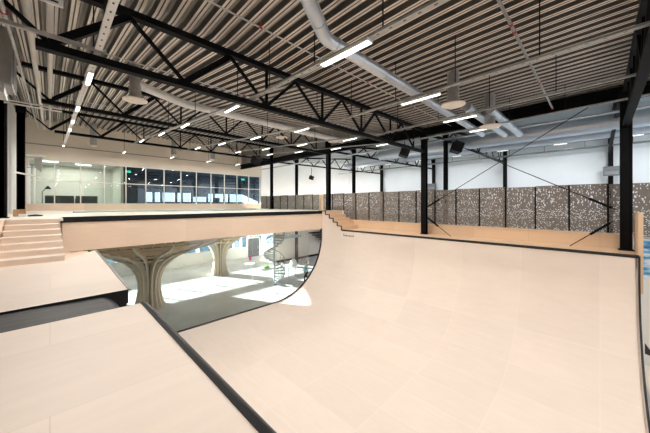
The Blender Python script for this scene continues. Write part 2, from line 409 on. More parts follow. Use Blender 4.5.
tag(MB().lathe((-.45, 17.3, DK), [(.22, 0), (.24, .03), (.20, .06), (.05, .08)], 16).build('black_cable_coil', 'blackpl'), 'black coiled cable lying on the deck by the cardboard box', 'cable')
tag(MB().box(-.9, -.7, 16.6, 16.9, DK, DK+.12).build('white_case', 'whitem'), 'small white case on the deck in front of the black coil', 'case')

# ------------------------------------------------------------------ the vert ramp
R = 4.2; cx = 10.57; cz = -2.35
flat = [(XP+.1, -6.55), (4, -6.55), (7, -6.55)]
arc = [(cx+R*math.sin(a), cz-R*math.cos(a)) for a in [i/22*PI/2 for i in range(23)]]
wallx = XR-(cx+R)
arc = [(px+wallx*max(0, (px-cx)/R), pz) for px, pz in arc]
profR = flat+arc+[(XR, CP)]
Y0, Y1 = -.96, 15.2
rp = thing('vert_ramp', 'huge pale plywood vert ramp filling the right of the hall', 'skate ramp', (8, 7, FL))
MB().strip(profR, .04, lambda u, v, w: (u, w, v), Y0, Y1).build('riding_surface', 'ramp', rp, smooth=True)
# stepped top at the left end of the vert wall
nst = 5; sy = (15.2-13.17)/nst; sz = (DK-CP)/nst
stp = MB(); cop = MB()
for i in range(nst):
    y0 = 13.17+i*sy; zt = CP+(i+1)*sz
    stp.box(XR, XR+.04, y0, y0+sy, CP, zt)
    cop.box(XR-.035, XR+.02, y0-.03, y0+.03, zt-sz, zt+.02).box(XR-.035, XR+.02, y0, y0+sy, zt-.03, zt+.03)
stp.build('stepped_side', 'ramp', rp); cop.build('stepped_coping', 'edge', rp)
MB().tube([(XR-.03, Y0-.02, CP+.0), (XR-.03, 13.17, CP+.0)], .04, 10).build('coping', 'edge', rp)
MB().box(XR-.01, XR+.06, Y0, 13.17, CP-.08, CP+.03).build('coping_bracket', 'edge', rp)
MB().strip([(u, v) for u, v in profR[1:]], -.07, lambda u, v, w: (u, w, v), Y1-.03, Y1+.06).build('side_trim', 'edge', rp, smooth=True)
MB().strip([(u, v) for u, v in profR[2:]], -.05, lambda u, v, w: (u, w, v), Y0-.055, Y0).build('side_trim', 'edge', rp, smooth=True)
MB().strip([(u-.0, v) for u, v in profR], .30, lambda u, v, w: (u, w, v), Y0+.02, Y0+.06).build('side_frame', 'fascia', rp)
# lettering under the coping, near the step foot
tx = bpy.data.curves.new('lettering', 'FONT'); tx.body = 'RAMPWORKS'; 
bpy.data.curves.remove(tx)
lt = MB()
# tiny dark illegible word: a row of upright strokes with bars, first taller
yy = 12.98
for i, (w, h) in enumerate([(.05, .20), (.10, .11), (.05, .14), (.10, .11), (.09, .11), (.10, .11), (.09, .11), (.10, .11), (.05, .17)]):
    lt.box(XR-.012, XR-.004, yy-w*.4, yy, -2.30, -2.30+h)
    lt.box(XR-.012, XR-.004, yy-w, yy, -2.30+h*.45, -2.30+h*.65)
    yy -= w+.028
lt.build('lettering', 'ink', rp)
# deck behind the coping, steps and bench
rd = thing('ramp_deck', 'narrow plywood deck behind the ramp coping with stepped left end', 'platform', (15.9, 7, CP))
MB().box(XR+.04, 16.75, Y0, 13.17, CP-.12, CP).build('deck_board', 'bench', rd)
for i in range(nst):
    y0 = 13.17+i*sy; zt = CP+(i+1)*sz
    MB().box(XR+.04, 16.75, y0, 15.17, CP-.1, zt).build('step', 'bench', rd)
MB().box(XR+.04, 16.9, Y0+.02, 15.2, FL, CP-.12).build('ramp_backing', 'step', rd)
be = thing('long_bench', 'long warm plywood bench running below the cut metal screens', 'bench', (16.9, 7, CP))
MB().box(16.72, 17.0, Y0, 15.0, CP, -1.29).build('front_panel', 'bench', be)
MB().box(16.69, 17.12, Y0, 15.0, -1.29, -1.25).build('top_board', 'bench', be)
for i in range(3): MB().box(16.70, 17.12, 15.0+.42*i, 15.42+.42*i, CP, -1.25+.24*(i+1)).build('stepped_end', 'bench', be)
tag(MB().box(XR+.02, 16.5, -1.09, -.97, -3.2, -.32).build('end_panel', 'bench', bevel=.01), 'tall thin plywood end panel at the right end of the ramp deck', 'panel')
tag(MB().prism([(0, 0), (.22, -.28), (0, -.34)], lambda u, v, w: (13.55+u*.2, -1.06-u, -5.0+v), 0, .01).build('edge_hook', 'black'), 'black triangular bracket fixed on the right ramp edge', 'bracket') if False else None
hk = MB(); 
for w in (0, .06): hk.v += [Vector((13.9+w, -1.05, -4.6)), Vector((13.9+w, -1.28, -5.0)), Vector((13.9+w, -1.05, -4.95))]
hk.f = [(0, 1, 2), (5, 4, 3), (0, 3, 4, 1), (1, 4, 5, 2), (2, 5, 3, 0)]
tag(hk.build('edge_bracket', 'edge'), 'small black triangular bracket on the right ramp edge', 'bracket')
mu = MB().box(17.2, 17.26, -9, -1.0, -3.05, -1.42).build('water_mural', 'mural')
tag(mu, 'blue and white water picture panel at the right edge below the screens', 'mural')
struct(MB().box(17.2, 17.5, -9, -.9, FL, -3.05), 'wall_right_low', 'white', 'white wall under the water picture').name = 'wall_right'
struct(MB().box(17.18, 17.5, -9, -.9, -1.42, -1.3), 'trim_3', 'galv', 'pale ledge over the water picture')
struct(MB().box(11, 17.2, -9, -1.2, FL, FL+.02), 'floor_right', 'deck', 'pale floor right of the ramp').name = 'floor'

# ------------------------------------------------------------------ columns
def column(x, y, z0, z1, label, w=.30, plate=True):
    c = thing('steel_column', label, 'column', (x, y, z0))
    h = w/2
    MB().box(x-h, x+h, y-h, y-h+.035, z0, z1).box(x-h, x+h, y+h-.035, y+h, z0, z1).box(x-.12, x+.12, y-h, y+h, z0, z1).build('shaft', 'black', c)
    MB().box(x-h-.05, x+h+.05, y-h-.05, y+h+.05, z0, z0+.03).build('base_plate', 'black', c)
    MB().box(x-h-.04, x+h+.04, y-h-.04, y+h+.04, z1-.5, z1).build('head_plate', 'black', c)
    return c
column(XC, -.74, CP, 4.6, 'thick black steel column at the right end of the ramp deck', .34)
column(XC, 7.7, CP, 4.45, 'black steel column in the middle of the ramp deck')
column(XC, 16.0, DK, 5.2, 'black steel column beside the pale post at the deck corner')
column(XC, 24.3, DK, 5.9, 'slim black steel column far back on the upper deck', .24)
column(19.75, 7.7, FL, 5.2, 'slim black column standing just behind the middle screens', .24)
column(19.75, 16.0, FL, 5.2, 'thin black column behind the left screens', .22)
column(19.75, 24.3, FL, 5.2, 'dark pillar rising from the lower hall beside the spiral stair', .26)
column(36.9, 7.7, FL, 6.9, 'black column on the far pale wall, right of centre', .34)
column(36.9, -.7, FL, 6.9, 'black column on the far pale wall, carrying a grey box', .34)
column(36.9, 16.0, FL, 6.9, 'black column on the far pale wall behind the thick middle column', .34)
column(36.9, 24.3, FL, 6.9, 'farthest black column on the pale wall', .34)
column(-1.34, 16.0, DK, 5.4, 'broad black column at the left edge of the picture', .36)
column(-1.22, 24.3, DK, 5.9, 'second black column against the white left wall', .34)

# ------------------------------------------------------------------ trusses
def truss(y, x0, zb, zt, slope, label, nodes_b, nodes_t, xe, vert_from=5.0, ch=.15, w=.2):
    t = thing('roof_truss', label, 'roof truss', ((x0+xe)/2, y, zb))
    zB = lambda x: zb+slope*x; zT = lambda x: zt+slope*x
    MB().bar((x0, y, zB(x0)-ch/2), (xe, y, zB(xe)-ch/2), w, ch).build('bottom_chord', 'black', t)
    xl = nodes_t[0]-5
    MB().bar((xl, y, zT(xl)-ch/2), (xe, y, zT(xe)-ch/2), w, ch).build('top_chord', 'black', t)
    a = sorted(nodes_b+nodes_t); tp = set(nodes_t)
    for p, q in zip(a, a[1:]):
        zp = zT(p)-ch if p in tp else zB(p); zq = zT(q)-ch if q in tp else zB(q)
        rising = q in tp
        th = (.15 if q < 5 else .09) if rising else .075
        MB().bar((p, y, zp), (q, y, zq), th, th).build('diagonal', 'black', t)
    for p in nodes_b:
        if p >= vert_from and p < xe-.5: MB().bar((p, y, zB(p)), (p, y, zT(p)-ch), .07, .07).build('upright', 'black', t)
    return t
nb = [.0, 2.5, 5.0, 7.55, 10.05, 12.5, 15.0]; nt = [-1.25, 1.3, 3.75, 6.2, 8.7, 11.1, 13.6]
truss(7.7, -.2, 3.17, 4.46, .008, 'nearest long black roof truss crossing the hall to the middle column', nb, nt, 16.3)
truss(16.0, -.25, 4.25, 5.56, .0, 'second black roof truss, beyond the nearest one', nb, nt, 16.3)
truss(24.3, .2, 4.65, 6.0, .0, 'third black roof truss, in front of the cream wall', nb, nt, 16.3)
truss(-.74, 2.5, 3.25, 4.62, .0, 'black roof truss at the right edge joining the thick column', nb[1:], nt[1:], 16.3)
nb2 = [17.6+2.4*i for i in range(9)]; nt2 = [16.5+2.4*i for i in range(9)]
for y, lb in ((7.7, 'shallow black truss behind the middle column over the screens'), (16.0, 'shallow black truss behind the deck corner column'), (24.3, 'farthest shallow black truss over the hall behind'), (-.6, 'black truss behind the thick right column')):
    t = thing('roof_truss', lb, 'roof truss', (27, y, 4.4)); ch = .14
    zt = lambda x: 4.95+(x-XC)*.098
    MB().bar((17, y, 4.45), (36.9, y, 4.75), .18, ch).build('bottom_chord', 'black', t)
    MB().bar((16.5, y, zt(16.5)-.07), (36.9, y, zt(36.9)-.07), .18, ch).build('top_chord', 'black', t)
    a = sorted(nb2+nt2)
    for p, q in zip(a, a[1:]):
        f = lambda v: (v, y, (4.45+(v-17)*.015) if v in nb2 else zt(v)-.1)
        MB().bar(f(p), f(q), .08, .08).build('diagonal', 'black', t)
g = thing('edge_girder', 'long black steel girder along the right edge of the corrugated roof', 'girder', (XC, 12, 4.2))
MB().box(XC-.12, XC+.12, -6, 30.8, 4.62, 4.74).build('top_flange', 'black', g)
MB().box(XC-.02, XC+.02, -6, 30.8, 4.30, 4.62).build('web', 'black', g)
MB().box(XC-.12, XC+.12, -6, 30.8, 4.20, 4.30).build('bottom_flange', 'black', g)
struct(MB().box(XC+.1, XC+.25, -9.2, 31, 4.70, 6.6), 'trim_4', 'galvdark', 'grey upstand between the two roofs')
struct(MB().box(-7.2, -7, -9.2, 15, FL, 8), 'wall_left', 'white', 'side wall behind the platforms')
struct(MB().box(-7.2, 13.5, -9.4, -9.2, FL, 8), 'wall_near', 'cream', 'cream wall behind the photographer')
struct(MB().box(-7.2, -1.9, 14.9, 15.0, FL, 8), 'wall_far', 'white', 'white return wall at the left')
tag(MB().box(36.7, 36.95, -10, 30.8, 6.75, 7.05).build('eaves_beam', 'black'), 'black beam along the top of the far pale wall', 'beam')
# cross bracing rods between the thick columns
def rod(a, b, label, tb=True):
    r = thing('bracing_rod', label, 'bracing rod', a, None)
    MB().tube([a, b], .018, 8).build('rod', 'black', r)
    if tb:
        A = Vector(a); D = (Vector(b)-A).normalized()
        MB().tube([A+D*.12, A+D*.9], .05, 8).build('turnbuckle', 'black', r)
    return r
rod((XC-.1, -.75+.3, -.22), (XC-.1, 7.55, 4.4), 'thin black bracing rod rising left from the thick right column')
rod((XC-.1, 7.5, -.2), (XC-.1, -.4, 4.6), 'thin black bracing rod rising right from the middle column')
rod((XC-.14, 7.5, -.78), (XC-.14, 6.05, CP), 'short black rod running down from the middle column to the deck')
rod((XC-.14, -.38, -.7), (XC-.14, .95, CP), 'short black rod running down from the thick right column to the deck')

# ------------------------------------------------------------------ cut metal screens
def screen_mesh(seed):
    rnd = random.Random(seed); nx, nz = 40, 70; W, H = 1.22, 1.0
    g = [[1]*nz for _ in range(nx)]
    for i in range(1, nx-1):
        j = 1
        while j < nz-1:
            fr = j/nz
            p = .34 if fr < .07 else .20 if .28 < fr < .48 else .09
            if fr > .52: p = .10 if (i % 3) else .03
            L = rnd.choice([1, 1, 2, 3]) if fr > .5 else 1
            if rnd.random() < p:
                for q in range(L):
                    if j+q < nz-1: g[i][j+q] = 0
                j += L+1
            else: j += 1
    v = []; f = []; idx = {}
    def vv(i, j):
        if (i, j) not in idx: idx[(i, j)] = len(v); v.append((0, W*i/nx-W/2, H*j/nz))
        return idx[(i, j)]
    for i in range(nx):
        for j in range(nz):
            if g[i][j]: f.append((vv(i, j), vv(i+1, j), vv(i+1, j+1), vv(i, j+1)))
    me = bpy.data.meshes.new('cut_sheet'); me.from_pydata(v, [], f); me.materials.append(M['screen'])
    return me
SM = [screen_mesh(s) for s in (1, 2, 3, 4)]
pm = MB().box(-.03, .03, -.03, .03, 0, 1).build('post', 'black'); post_me = pm.data; bpy.data.objects.remove(pm)
PI_ = 1.262
SCR = []
for i in range(-4, 22):
    y = -.245+PI_*i
    yc = y+PI_/2
    zb = -1.33 if yc < 14.9 else (-.53)
    zt = .88+.02*math.sin(yc*1.7)
    if yc < 7.7:
        k = int((7.7-yc)/PI_); side = 'right of the middle column'
    elif yc < 16.0:
        k = int((yc-7.7)/PI_); side = 'left of the middle column'
    else:
        k = int((yc-16.0)/PI_); side = 'left of the deck corner column'
    lab = 'tall brown cut metal screen panel, %s %s' % (ORD[k], side)
    s_ = thing('screen_panel', lab, 'screen', (17.12, yc, zb), 'cut metal screens along the hall')
    a = bpy.data.objects.new('cut_sheet', SM[i % 4]); C.objects.link(a); a.parent = s_; a.scale = (1, PI_/1.22, zt-zb)
    so = a.modifiers.new('gauge', 'SOLIDIFY'); so.thickness = .02; so.offset = 0
    b = bpy.data.objects.new('post', post_me); C.objects.link(b); b.parent = s_; b.location = (-.02, -PI_/2, 0); b.scale = (1, 1, zt-zb-.02)

# ------------------------------------------------------------------ light trays and fixtures
def tray_z(k, y):
    return [3.22, 3.24, 3.28, 3.42, 3.62][k]+((.078 if k else .055)*(y-8) if y > 8 else 0)+(.025*(4-y) if y < 4 and k > 1 else 0)
TX = [.72, 4.43, 8.1, 11.5, 14.7]
TN = ['leftmost tray', 'second tray', 'middle tray', 'fourth tray', 'rightmost tray']
# fixture prototype (length along Y)
fx = thing('linear_light', 'white linear light on the leftmost tray, nearest', 'ceiling light', (0, 0, 0), 'linear lights under the trays')
hs_ = MB().box(-.06, .06, -.60, .60, -.05, 0).build('housing', 'whitem', fx)
MB().box(-.042, .042, -.58, .58, -.062, -.05).build('diffuser', 'lamp', hs_)
ld = bpy.data.lights.new('lamp', 'AREA'); ld.shape = 'RECTANGLE'; ld.size = .14; ld.size_y = 1.2; ld.energy = 55; ld.color = (1, .95, .89)
lo = bpy.data.objects.new('lamp', ld); C.objects.link(lo); lo.parent = fx; lo.location = (0, 0, -.09)
first = True
for k, X in enumerate(TX):
    t = thing('light_tray', ['leftmost', 'second', 'third', 'fourth', 'rightmost'][k]+' perforated metal light tray hung below the roof, counting from the left', 'cable tray', (X, 10, 3.3), 'light trays')
    yl = [8.0 if k == 0 else 4.0, 3.9, 3.95, 4.0, 4.0]
    y0 = 2.0 if k == 0 else -5
    pts = [y0 if k else -6, 7.7, 26.5]
    for a, b in zip(pts, pts[1:]):
        mb = MB(); za, zb = tray_z(k, a)+.025, tray_z(k, b)+.025
        mb.bar((X, a, za), (X, b, zb), .12, .05)
        mb.build('channel', 'tray' if k else 'traywhite', t)
    y = 1.0
    while y < 26:
        z = tray_z(k, y)+.06
        MB().tube([(X+.02, y, z), (X+.02, y, roof_z(y)+.01)], .014, 6).build('hanger_rod', 'blackpl', t)
        y += 1.9 if y < 7.7 else 3.8
    YL = [9.4, 13.5, 16.5, 19.2, 28.4, 3.0, -2.5] if k == 0 else [3.85, 9.0, 13.6, 17.4, 22.1, 28.4, -2.4, -6.5]
    if k > 1: YL = [3.95, 9.6, 13.6, 17.8, 22.1, 28.4, -2.4, -6.5]
    for j, y in enumerate(YL):
        z = tray_z(k, y) if y < 25 else 4.02
        lab = 'lit linear ceiling light, %s in view from the near end of the %s' % (ORD[j], TN[k]) if y > -1 and j < 6 and not (k == 0 and j > 4) else 'lit linear light behind the photographer, %s, %s' % (TN[k], 'nearer' if y > -2.45 else 'farther')
        zz_ = 4.40 if 25 < y < 29 else z
        z = zz_
        if first: fx.location = Vector((X, y, z+E)); fx['label'] = lab; first = False; fx.scale = (1, .8, 1); continue
        c = copy_tree(fx, (X, y, z), lab)
        if k == 0: c.scale = (1, .55, 1)
        if k == 1 and j == 0: c.scale = (1.5, 1.12, 1.2)
        elif j == 0: c.scale = (1.2, 1.05, 1)
    # hanging rods of last one
    MB().tube([(X, 28.4, 4.40), (X, 28.4, roof_z(28.4))], .014, 6).build('hanger_rod', 'blackpl', t)

fe = copy_tree(fx, (33.5, -2, 5.6), 'linear light near the far pale wall, rightmost of its row'); fe.scale = (.7, .8, 1); fe['group'] = 'linear lights near the far pale wall'
for c_ in kids(fe):
    if c_.type == 'LIGHT': c_.data = c_.data.copy(); c_.data.energy = 125; c_.data.color = (.94, .97, 1); hall_l = c_.data
MB_r = thing('light_tray', 'metal light tray near the far pale wall', 'cable tray', (33.5, 10, 5.6)); MB().bar((33.5, -8, 5.63), (33.5, 29, 5.63), .1, .05).build('channel', 'galv', MB_r)
for i in range(1, 7):
    c_ = copy_tree(fe, (33.5, -2+4.6*i, 5.6), 'linear light near the far pale wall, %s from the right' % ORD[i])
# ------------------------------------------------------------------ ducts, diffusers, pipes
def spiral(pts, r, name, label, m='duct', cat='duct', seams=True):
    t = thing(name, label, cat, pts[0])
    P_ = []; Rr = []
    for a, b in zip(pts, pts[1:]):
        a = Vector(a); b = Vector(b); L = (b-a).length; d = (b-a).normalized(); q = .25
        P_.append(a if not P_ else a+d*.02); Rr.append(r)
        while q < L-.4:
            for k, dr in ((0, 0), (.004, .012), (.04, .012), (.044, 0)): P_.append(a+d*(q+k)); Rr.append(r+dr)
            q += 1.1
        P_.append(b-d*.02); Rr.append(r)
    MB().tube(P_, Rr, 20).build('duct_tube', m, t)
    return t
spiral([(.2, 2.05, 4.05), (4.66, 4.70, 4.05), (4.86, 4.75, 4.05), (17.5, 4.75, 4.0)], .16, 'spiral_duct', 'long silver spiral duct with an elbow crossing under the roof')
spiral([(12.1, 3.88, 4.0), (18.5, 3.88, 4.0)], .17, 'spiral_duct', 'short silver duct right of the long elbowed one')
spiral([(13.0, 3.25, 3.95), (19, 3.25, 4.0)], .17, 'spiral_duct', 'rightmost of the parallel silver ducts above the diffusers')
spiral([(2.3, 12.3, 4.5), (4.25, 13.2, 4.5), (15, 13.2, 4.55)], .16, 'spiral_duct', 'pale duct with a bend beyond the nearest truss', 'whitem')
spiral([(21, -9, 4.35), (21, 14, 4.35)], .42, 'supply_duct', 'large silver duct over the hall behind the screens')
spiral([(24.5, -9, 4.9), (24.5, 20, 4.9)], .38, 'supply_duct', 'second large silver duct farther behind the screens')
spiral([(29, -9, 5.2), (29, 25, 5.2)], .34, 'supply_duct', 'third silver duct near the far pale wall')
for i, (zz, lb) in enumerate(((5.9, 'upper dark cable rail along the far pale wall'), (5.3, 'lower dark cable rail along the far pale wall'))):
    rr = thing('cable_rail', lb, 'cable rail', (35.5, 8, zz))
    MB().bar((35.5, -9, zz), (35.5, 29, zz), .18, .07).build('rail', 'galvdark', rr)
    mb = MB()
    for y in range(-8, 29, 3): mb.bar((35.5, y, zz), (35.5, y, 6.75), .03, .03)
    mb.build('hanger_rod', 'black', rr)
for i, (zz, x, lb) in enumerate(((4.7, 32, 'dark thin sprinkler main far behind the screens'), (4.2, 18.2, 'galvanised cable tray just behind the roof girder'))):
    tag(MB().bar((x, -9, zz), (x, 29, zz), .3, .06).build('service_rail', 'galv' if i else 'galvdark'), lb, 'cable tray')
def diffuser(x, y, z, label, r=.4, h=1.0, sr=.17):
    h = roof_z(y)-z+.005
    t = thing('air_diffuser', label, 'air diffuser', (x, y, z), 'round ceiling air diffusers')
    MB().lathe((x, y, z), [(r*.9, 0), (r, .02), (r, .05), (r*.6, .09)], 28).build('disc', 'disc', t)
    MB().tube([(x, y, z+.09), (x, y, z+h)], sr, 18).build('drop_duct', 'galv', t)
    MB().lathe((x, y, z+.3), [(sr+.015, 0), (sr+.015, .05)], 18).build('collar', 'galv', t)
diffuser(2.25, 12.3, 3.85, 'round cream air diffuser at the left, nearest to the linear lights', .40, .75, .19)
diffuser(10.3, 3.75, 3.55, 'large round air diffuser under the silver ducts', .40, .5, .20)
diffuser(13.6, 3.4, 3.36, 'round air diffuser right of the large one, lower in view', .42, .7, .20)
diffuser(11.8, 16.2, 4.75, 'round air diffuser beyond the nearest truss, mid ceiling', .42, .9, .2)
diffuser(15.2, 14.3, 4.7, 'small round air diffuser just above the deck corner column', .40, .9, .2)
diffuser(2.45, 28.6, 4.6, 'air diffuser before the cream wall, leftmost', .26, 1.7, .22)
diffuser(8.3, 28.6, 4.6, 'air diffuser before the cream wall, middle', .26, 1.7, .22)
diffuser(12.0, 28.6, 4.6, 'air diffuser before the cream wall, rightmost', .26, 1.7, .22)
def pipe(pts, r, m, label, joints=()):
    t = thing('ceiling_pipe', label, 'pipe', pts[0])
    MB().tube(pts, r, 10).build('pipe_run', m, t)
    for j in joints: MB().tube([Vector(j)-Vector((.05, 0, 0)), Vector(j)+Vector((.05, 0, 0))], r*1.35, 10).build('pipe_joint', 'red', t); MB().tube([j, (j[0], j[1], j[2]+.14)], .018, 6).build('sprinkler_head', 'red', t)
def ZP(y): return 3.62 if y < 7.7 else 3.62+.10*(y-7.7)
for X, lb, m, r in ((-.30, 'pale pipe along the left of the ceiling', 'pipe', .055), (.0, 'pale pipe beside the other at upper left', 'pipe', .055), (-.62, 'grey sprinkler pipe with red fittings at upper left', 'galv', .035)):
    pipe([(X, 3, ZP(3)), (X, 7.7, ZP(7.7)), (X, 29.5, ZP(29.5)-.2)], r, m, lb, [(X, 8, ZP(8)), (X, 11.5, ZP(11.5)), (X, 16.5, ZP(16.5)), (X, 5.5, ZP(5.5))] if m == 'galv' else ())
pipe([(1.5, 6.0, 4.4), (16.2, 6.0, 4.45)], .02, 'galv', 'thin sprinkler pipe with red heads under the near roof', [(3.72, 6.0, 4.41), (8.2, 6.0, 4.43)])
pipe([(6.0, 1.53, 4.35), (16.2, 1.53, 4.35)], .035, 'galvdark', 'grey sprinkler pipe with red joints at the upper right', [(7.9, 1.53, 4.35), (8.3, 1.53, 4.35), (16.1, 1.53, 4.35), (12.4, 1.53, 4.35)])
pipe([(0, 11, 4.72), (16, 11, 4.78)], .02, 'galv', 'thin pipe between the first and second trusses', [(6, 11, 4.74)])
pipe([(0, 20, 5.6), (16, 20, 5.6)], .02, 'galv', 'thin pipe between the second and third trusses')
# strut rails at upper left
sr = thing('strut_rail', 'long galvanised strut rail fixed before the nearest truss at upper left', 'rail', (-.3, 7.45, 3.2))
MB().box(-2.2, .85, 7.42, 7.48, 3.19, 3.26).build('channel', 'galv', sr)
MB().box(-1.9, -1.86, 7.42, 7.48, 3.26, 4.6).build('hanger_rod', 'galv', sr)
sr = thing('pipe_bracket', 'pale slotted pipe bracket hung at the upper left corner', 'bracket', (-.1, 6.4, 3.45))
MB().box(-.62, .16, 6.38, 6.42, 3.30, 3.42).build('plate', 'whitem', sr)
MB().box(-.45, -.15, 6.36, 6.38, 3.34, 3.36).box(-.08, .1, 6.36, 6.38, 3.34, 3.36).build('slot', 'blackpl', sr)
MB().tube([(-.5, 6.4, 3.42), (-.5, 6.4, 4.7)], .015, 6).tube([(.1, 6.4, 3.42), (.1, 6.4, 4.7)], .015, 6).build('hanger_rod', 'galvdark', sr)
ac = thing('air_unit', 'big grey metal air unit mounted high at the left edge', 'air unit', (-.95, 10.8, 2.75))
MB().box(-1.45, -.66, 10.3, 11.3, 2.95, 4.35).build('casing', 'galvdark', ac, bevel=.02)
MB().box(-1.45, -.8, 10.4, 11.2, 2.75, 2.95).build('outlet', 'galv', ac)
MB().box(-.66, -.64, 10.35, 11.25, 3.0, 4.3).build('side_panel', 'grey', ac)
pr = thing('pipe_rack', 'thin white pipe frame along the left wall', 'frame', (-1, 17, 3.6))
MB().tube([(-1.2, 15.5, 3.85), (.35, 15.5, 3.85)], .03, 8).tube([(-1.2, 15.5, 3.75), (.35, 15.5, 3.75)], .03, 8).build('rail', 'whitem', pr)
pr = thing('hoist_bracket', 'pale wall bracket reaching past the second black column', 'bracket', (-1, 24, 1.6))
MB().tube([(-1.0, 23.9, 2.9), (-.2, 23.9, 2.9)], .06, 8).tube([(-1.35, 22, 1.7), (-.75, 24.0, 1.7), (-.5, 26, 1.7)], .05, 8).build('arm', 'whitem', pr)
bd = thing('basketball_backboard', 'small grey board hung sideways before the first office window', 'board', (-.2, 25, 1.5))
MB().quad8([(-.70, 25.3, 2.35), (-.66, 25.3, 2.35), (-.33, 24.9, 1.98), (-.37, 24.9, 1.98), (-.70, 25.3, 2.95), (-.66, 25.3, 2.95), (-.33, 24.9, 2.95), (-.37, 24.9, 2.95)]).build('board', 'ltgrey', bd)
MB().tube([(-.7, 25.1, 2.3), (-.95, 25.0, 2.25), (-1.0, 24.8, 2.25), (-.8, 24.7, 2.25), (-.6, 24.8, 2.25)], .02, 6).build('hoop', 'galv', bd)
MB().box(-1.3, -.6, 25.1, 25.16, 2.9, 2.96).build('arm', 'galv', bd)
vp = thing('vertical_conduit', 'group of pale vertical conduits in the left corner', 'conduit', (-1, 30, 0))
MB().tube([(-1.2, 30.6, 0), (-1.2, 30.6, 2.9)], .16, 10).tube([(-.85, 30.6, 0), (-.85, 30.6, 2.9)], .08, 10).build('conduit', 'whitem', vp)

# speakers and boxes
def speaker(x, y, z, label, s=.5, yaw=.6, tilt=.35, m='blackpl'):
    t = thing('loudspeaker', label, 'loudspeaker', (x, y, z))
    mt = Matrix.Translation((x, y, z)) @ Matrix.Rotation(yaw, 4, 'Z') @ Matrix.Rotation(tilt, 4, 'X')
    def bx(x0, x1, y0, y1, z0, z1, n, mm):
        mb = MB().box(x0, x1, y0, y1, z0, z1); mb.v = [mt @ v for v in mb.v]; return mb.build(n, mm, t)
    cb = bx(-s/2, s/2, -s*.35, s*.35, -s*.4, s*.4, 'cabinet', m)
    gr = bx(-s*.45, s*.45, -s*.38, -s*.35, -s*.35, s*.35, 'grille', 'black'); gr.parent = cb
    MB().tube([(x, y, z), (x, y, z+1.0)], .025, 8).build('bracket', 'black', t)
speaker(15.6, 8.6, 3.25, 'black loudspeaker left of the middle column', .75)
speaker(19.6, 6.9, 3.85, 'black loudspeaker right of the middle column', .85)
speaker(13.8, 23.0, 4.15, 'tilted black loudspeaker before the cream wall', .8, .3, .5)
speaker(18.3, 20.2, 2.6, 'black loudspeaker far behind the deck corner column', .5)
speaker(10.6, 29.0, 2.9, 'small black lamp head hanging before the dark windows', .3) if False else None
for x, y, z, lb in ((36.5, -.75, 2.6, 'grey box mounted on the far column by the thick right column'), (36.5, 16.1, 1.9, 'grey box on the far column beside the middle column')):
    t = thing('wall_box', lb, 'speaker box', (x, y, z)); MB().box(x-.2, x+.2, y-.55, y+.55, z, z+.85).build('casing', 'grey', t); MB().box(x-.22, x-.2, y-.45, y+.45, z+.1, z+.4).build('front', 'galvdark', t)
for (x, lb) in ((5.3, 'small lit green exit sign in the dark room, left'), (17.3, 'small lit green exit sign behind the glass, right')):
    t = thing('exit_sign', lb, 'exit sign', (x, 32, 3.0)); MB().box(x-.22, x+.22, 32.0, 32.06, 3.0, 3.22).build('face', 'exit', t)
    MB().tube([(x, 32.03, 3.22), (x, 32.03, 3.6)], .015, 6).build('hanger', 'black', t)

# office contents
for (x0, x1, lb) in ((-.3, 1.5, 'charcoal sofa behind the office glass, left of the pair'), (1.6, 3.1, 'charcoal sofa behind the office glass, right of the pair')):
    t = thing('sofa', lb, 'sofa', ((x0+x1)/2, 33, -.2))
    MB().box(x0, x1, 32.8, 33.6, -.2, .25).build('seat', 'sofa', t, bevel=.04)
    MB().box(x0, x1, 32.6, 32.82, -.2, .72).build('backrest', 'sofa', t, bevel=.04)
    MB().box(x0, x0+.2, 32.8, 33.6, -.2, .5).build('armrest', 'sofa', t, bevel=.04)
    MB().box(x1-.2, x1, 32.8, 33.6, -.2, .5).build('armrest', 'sofa', t, bevel=.04)
t = thing('floor_lamp', 'black office lamp with angled arm beside the sofa', 'lamp', (-.45, 32.5, -.2))
MB().lathe((-.45, 32.5, -.2), [(.16, 0), (.16, .03), (.02, .05)], 16).build('base', 'black', t)
MB().tube([(-.45, 32.5, -.15), (-.45, 32.5, 1.0), (-.15, 32.5, 1.45)], .025, 8).build('pole', 'black', t)
MB().lathe((-.12, 32.5, 1.25), [(.22, 0), (.05, .25)], 16).build('lamp_shade', 'black', t)
al = bpy.data.lights.new('office_light', 'AREA'); al.size = 4; al.energy = 170; al.color = (1, .97, .88)
ao = bpy.data.objects.new('office_light', al); C.objects.link(ao); ao.location = (1.5, 33.5, 3.45+E)
t = thing('office_ceiling_light', 'pair of white lit strips on the office ceiling', 'ceiling light', (1.5, 33, 3.5))
MB().box(-.6, .5, 32.6, 32.72, 3.52, 3.58).box(1.6, 2.7, 33.2, 33.32, 3.52, 3.58).build('strip', 'lamp', t)

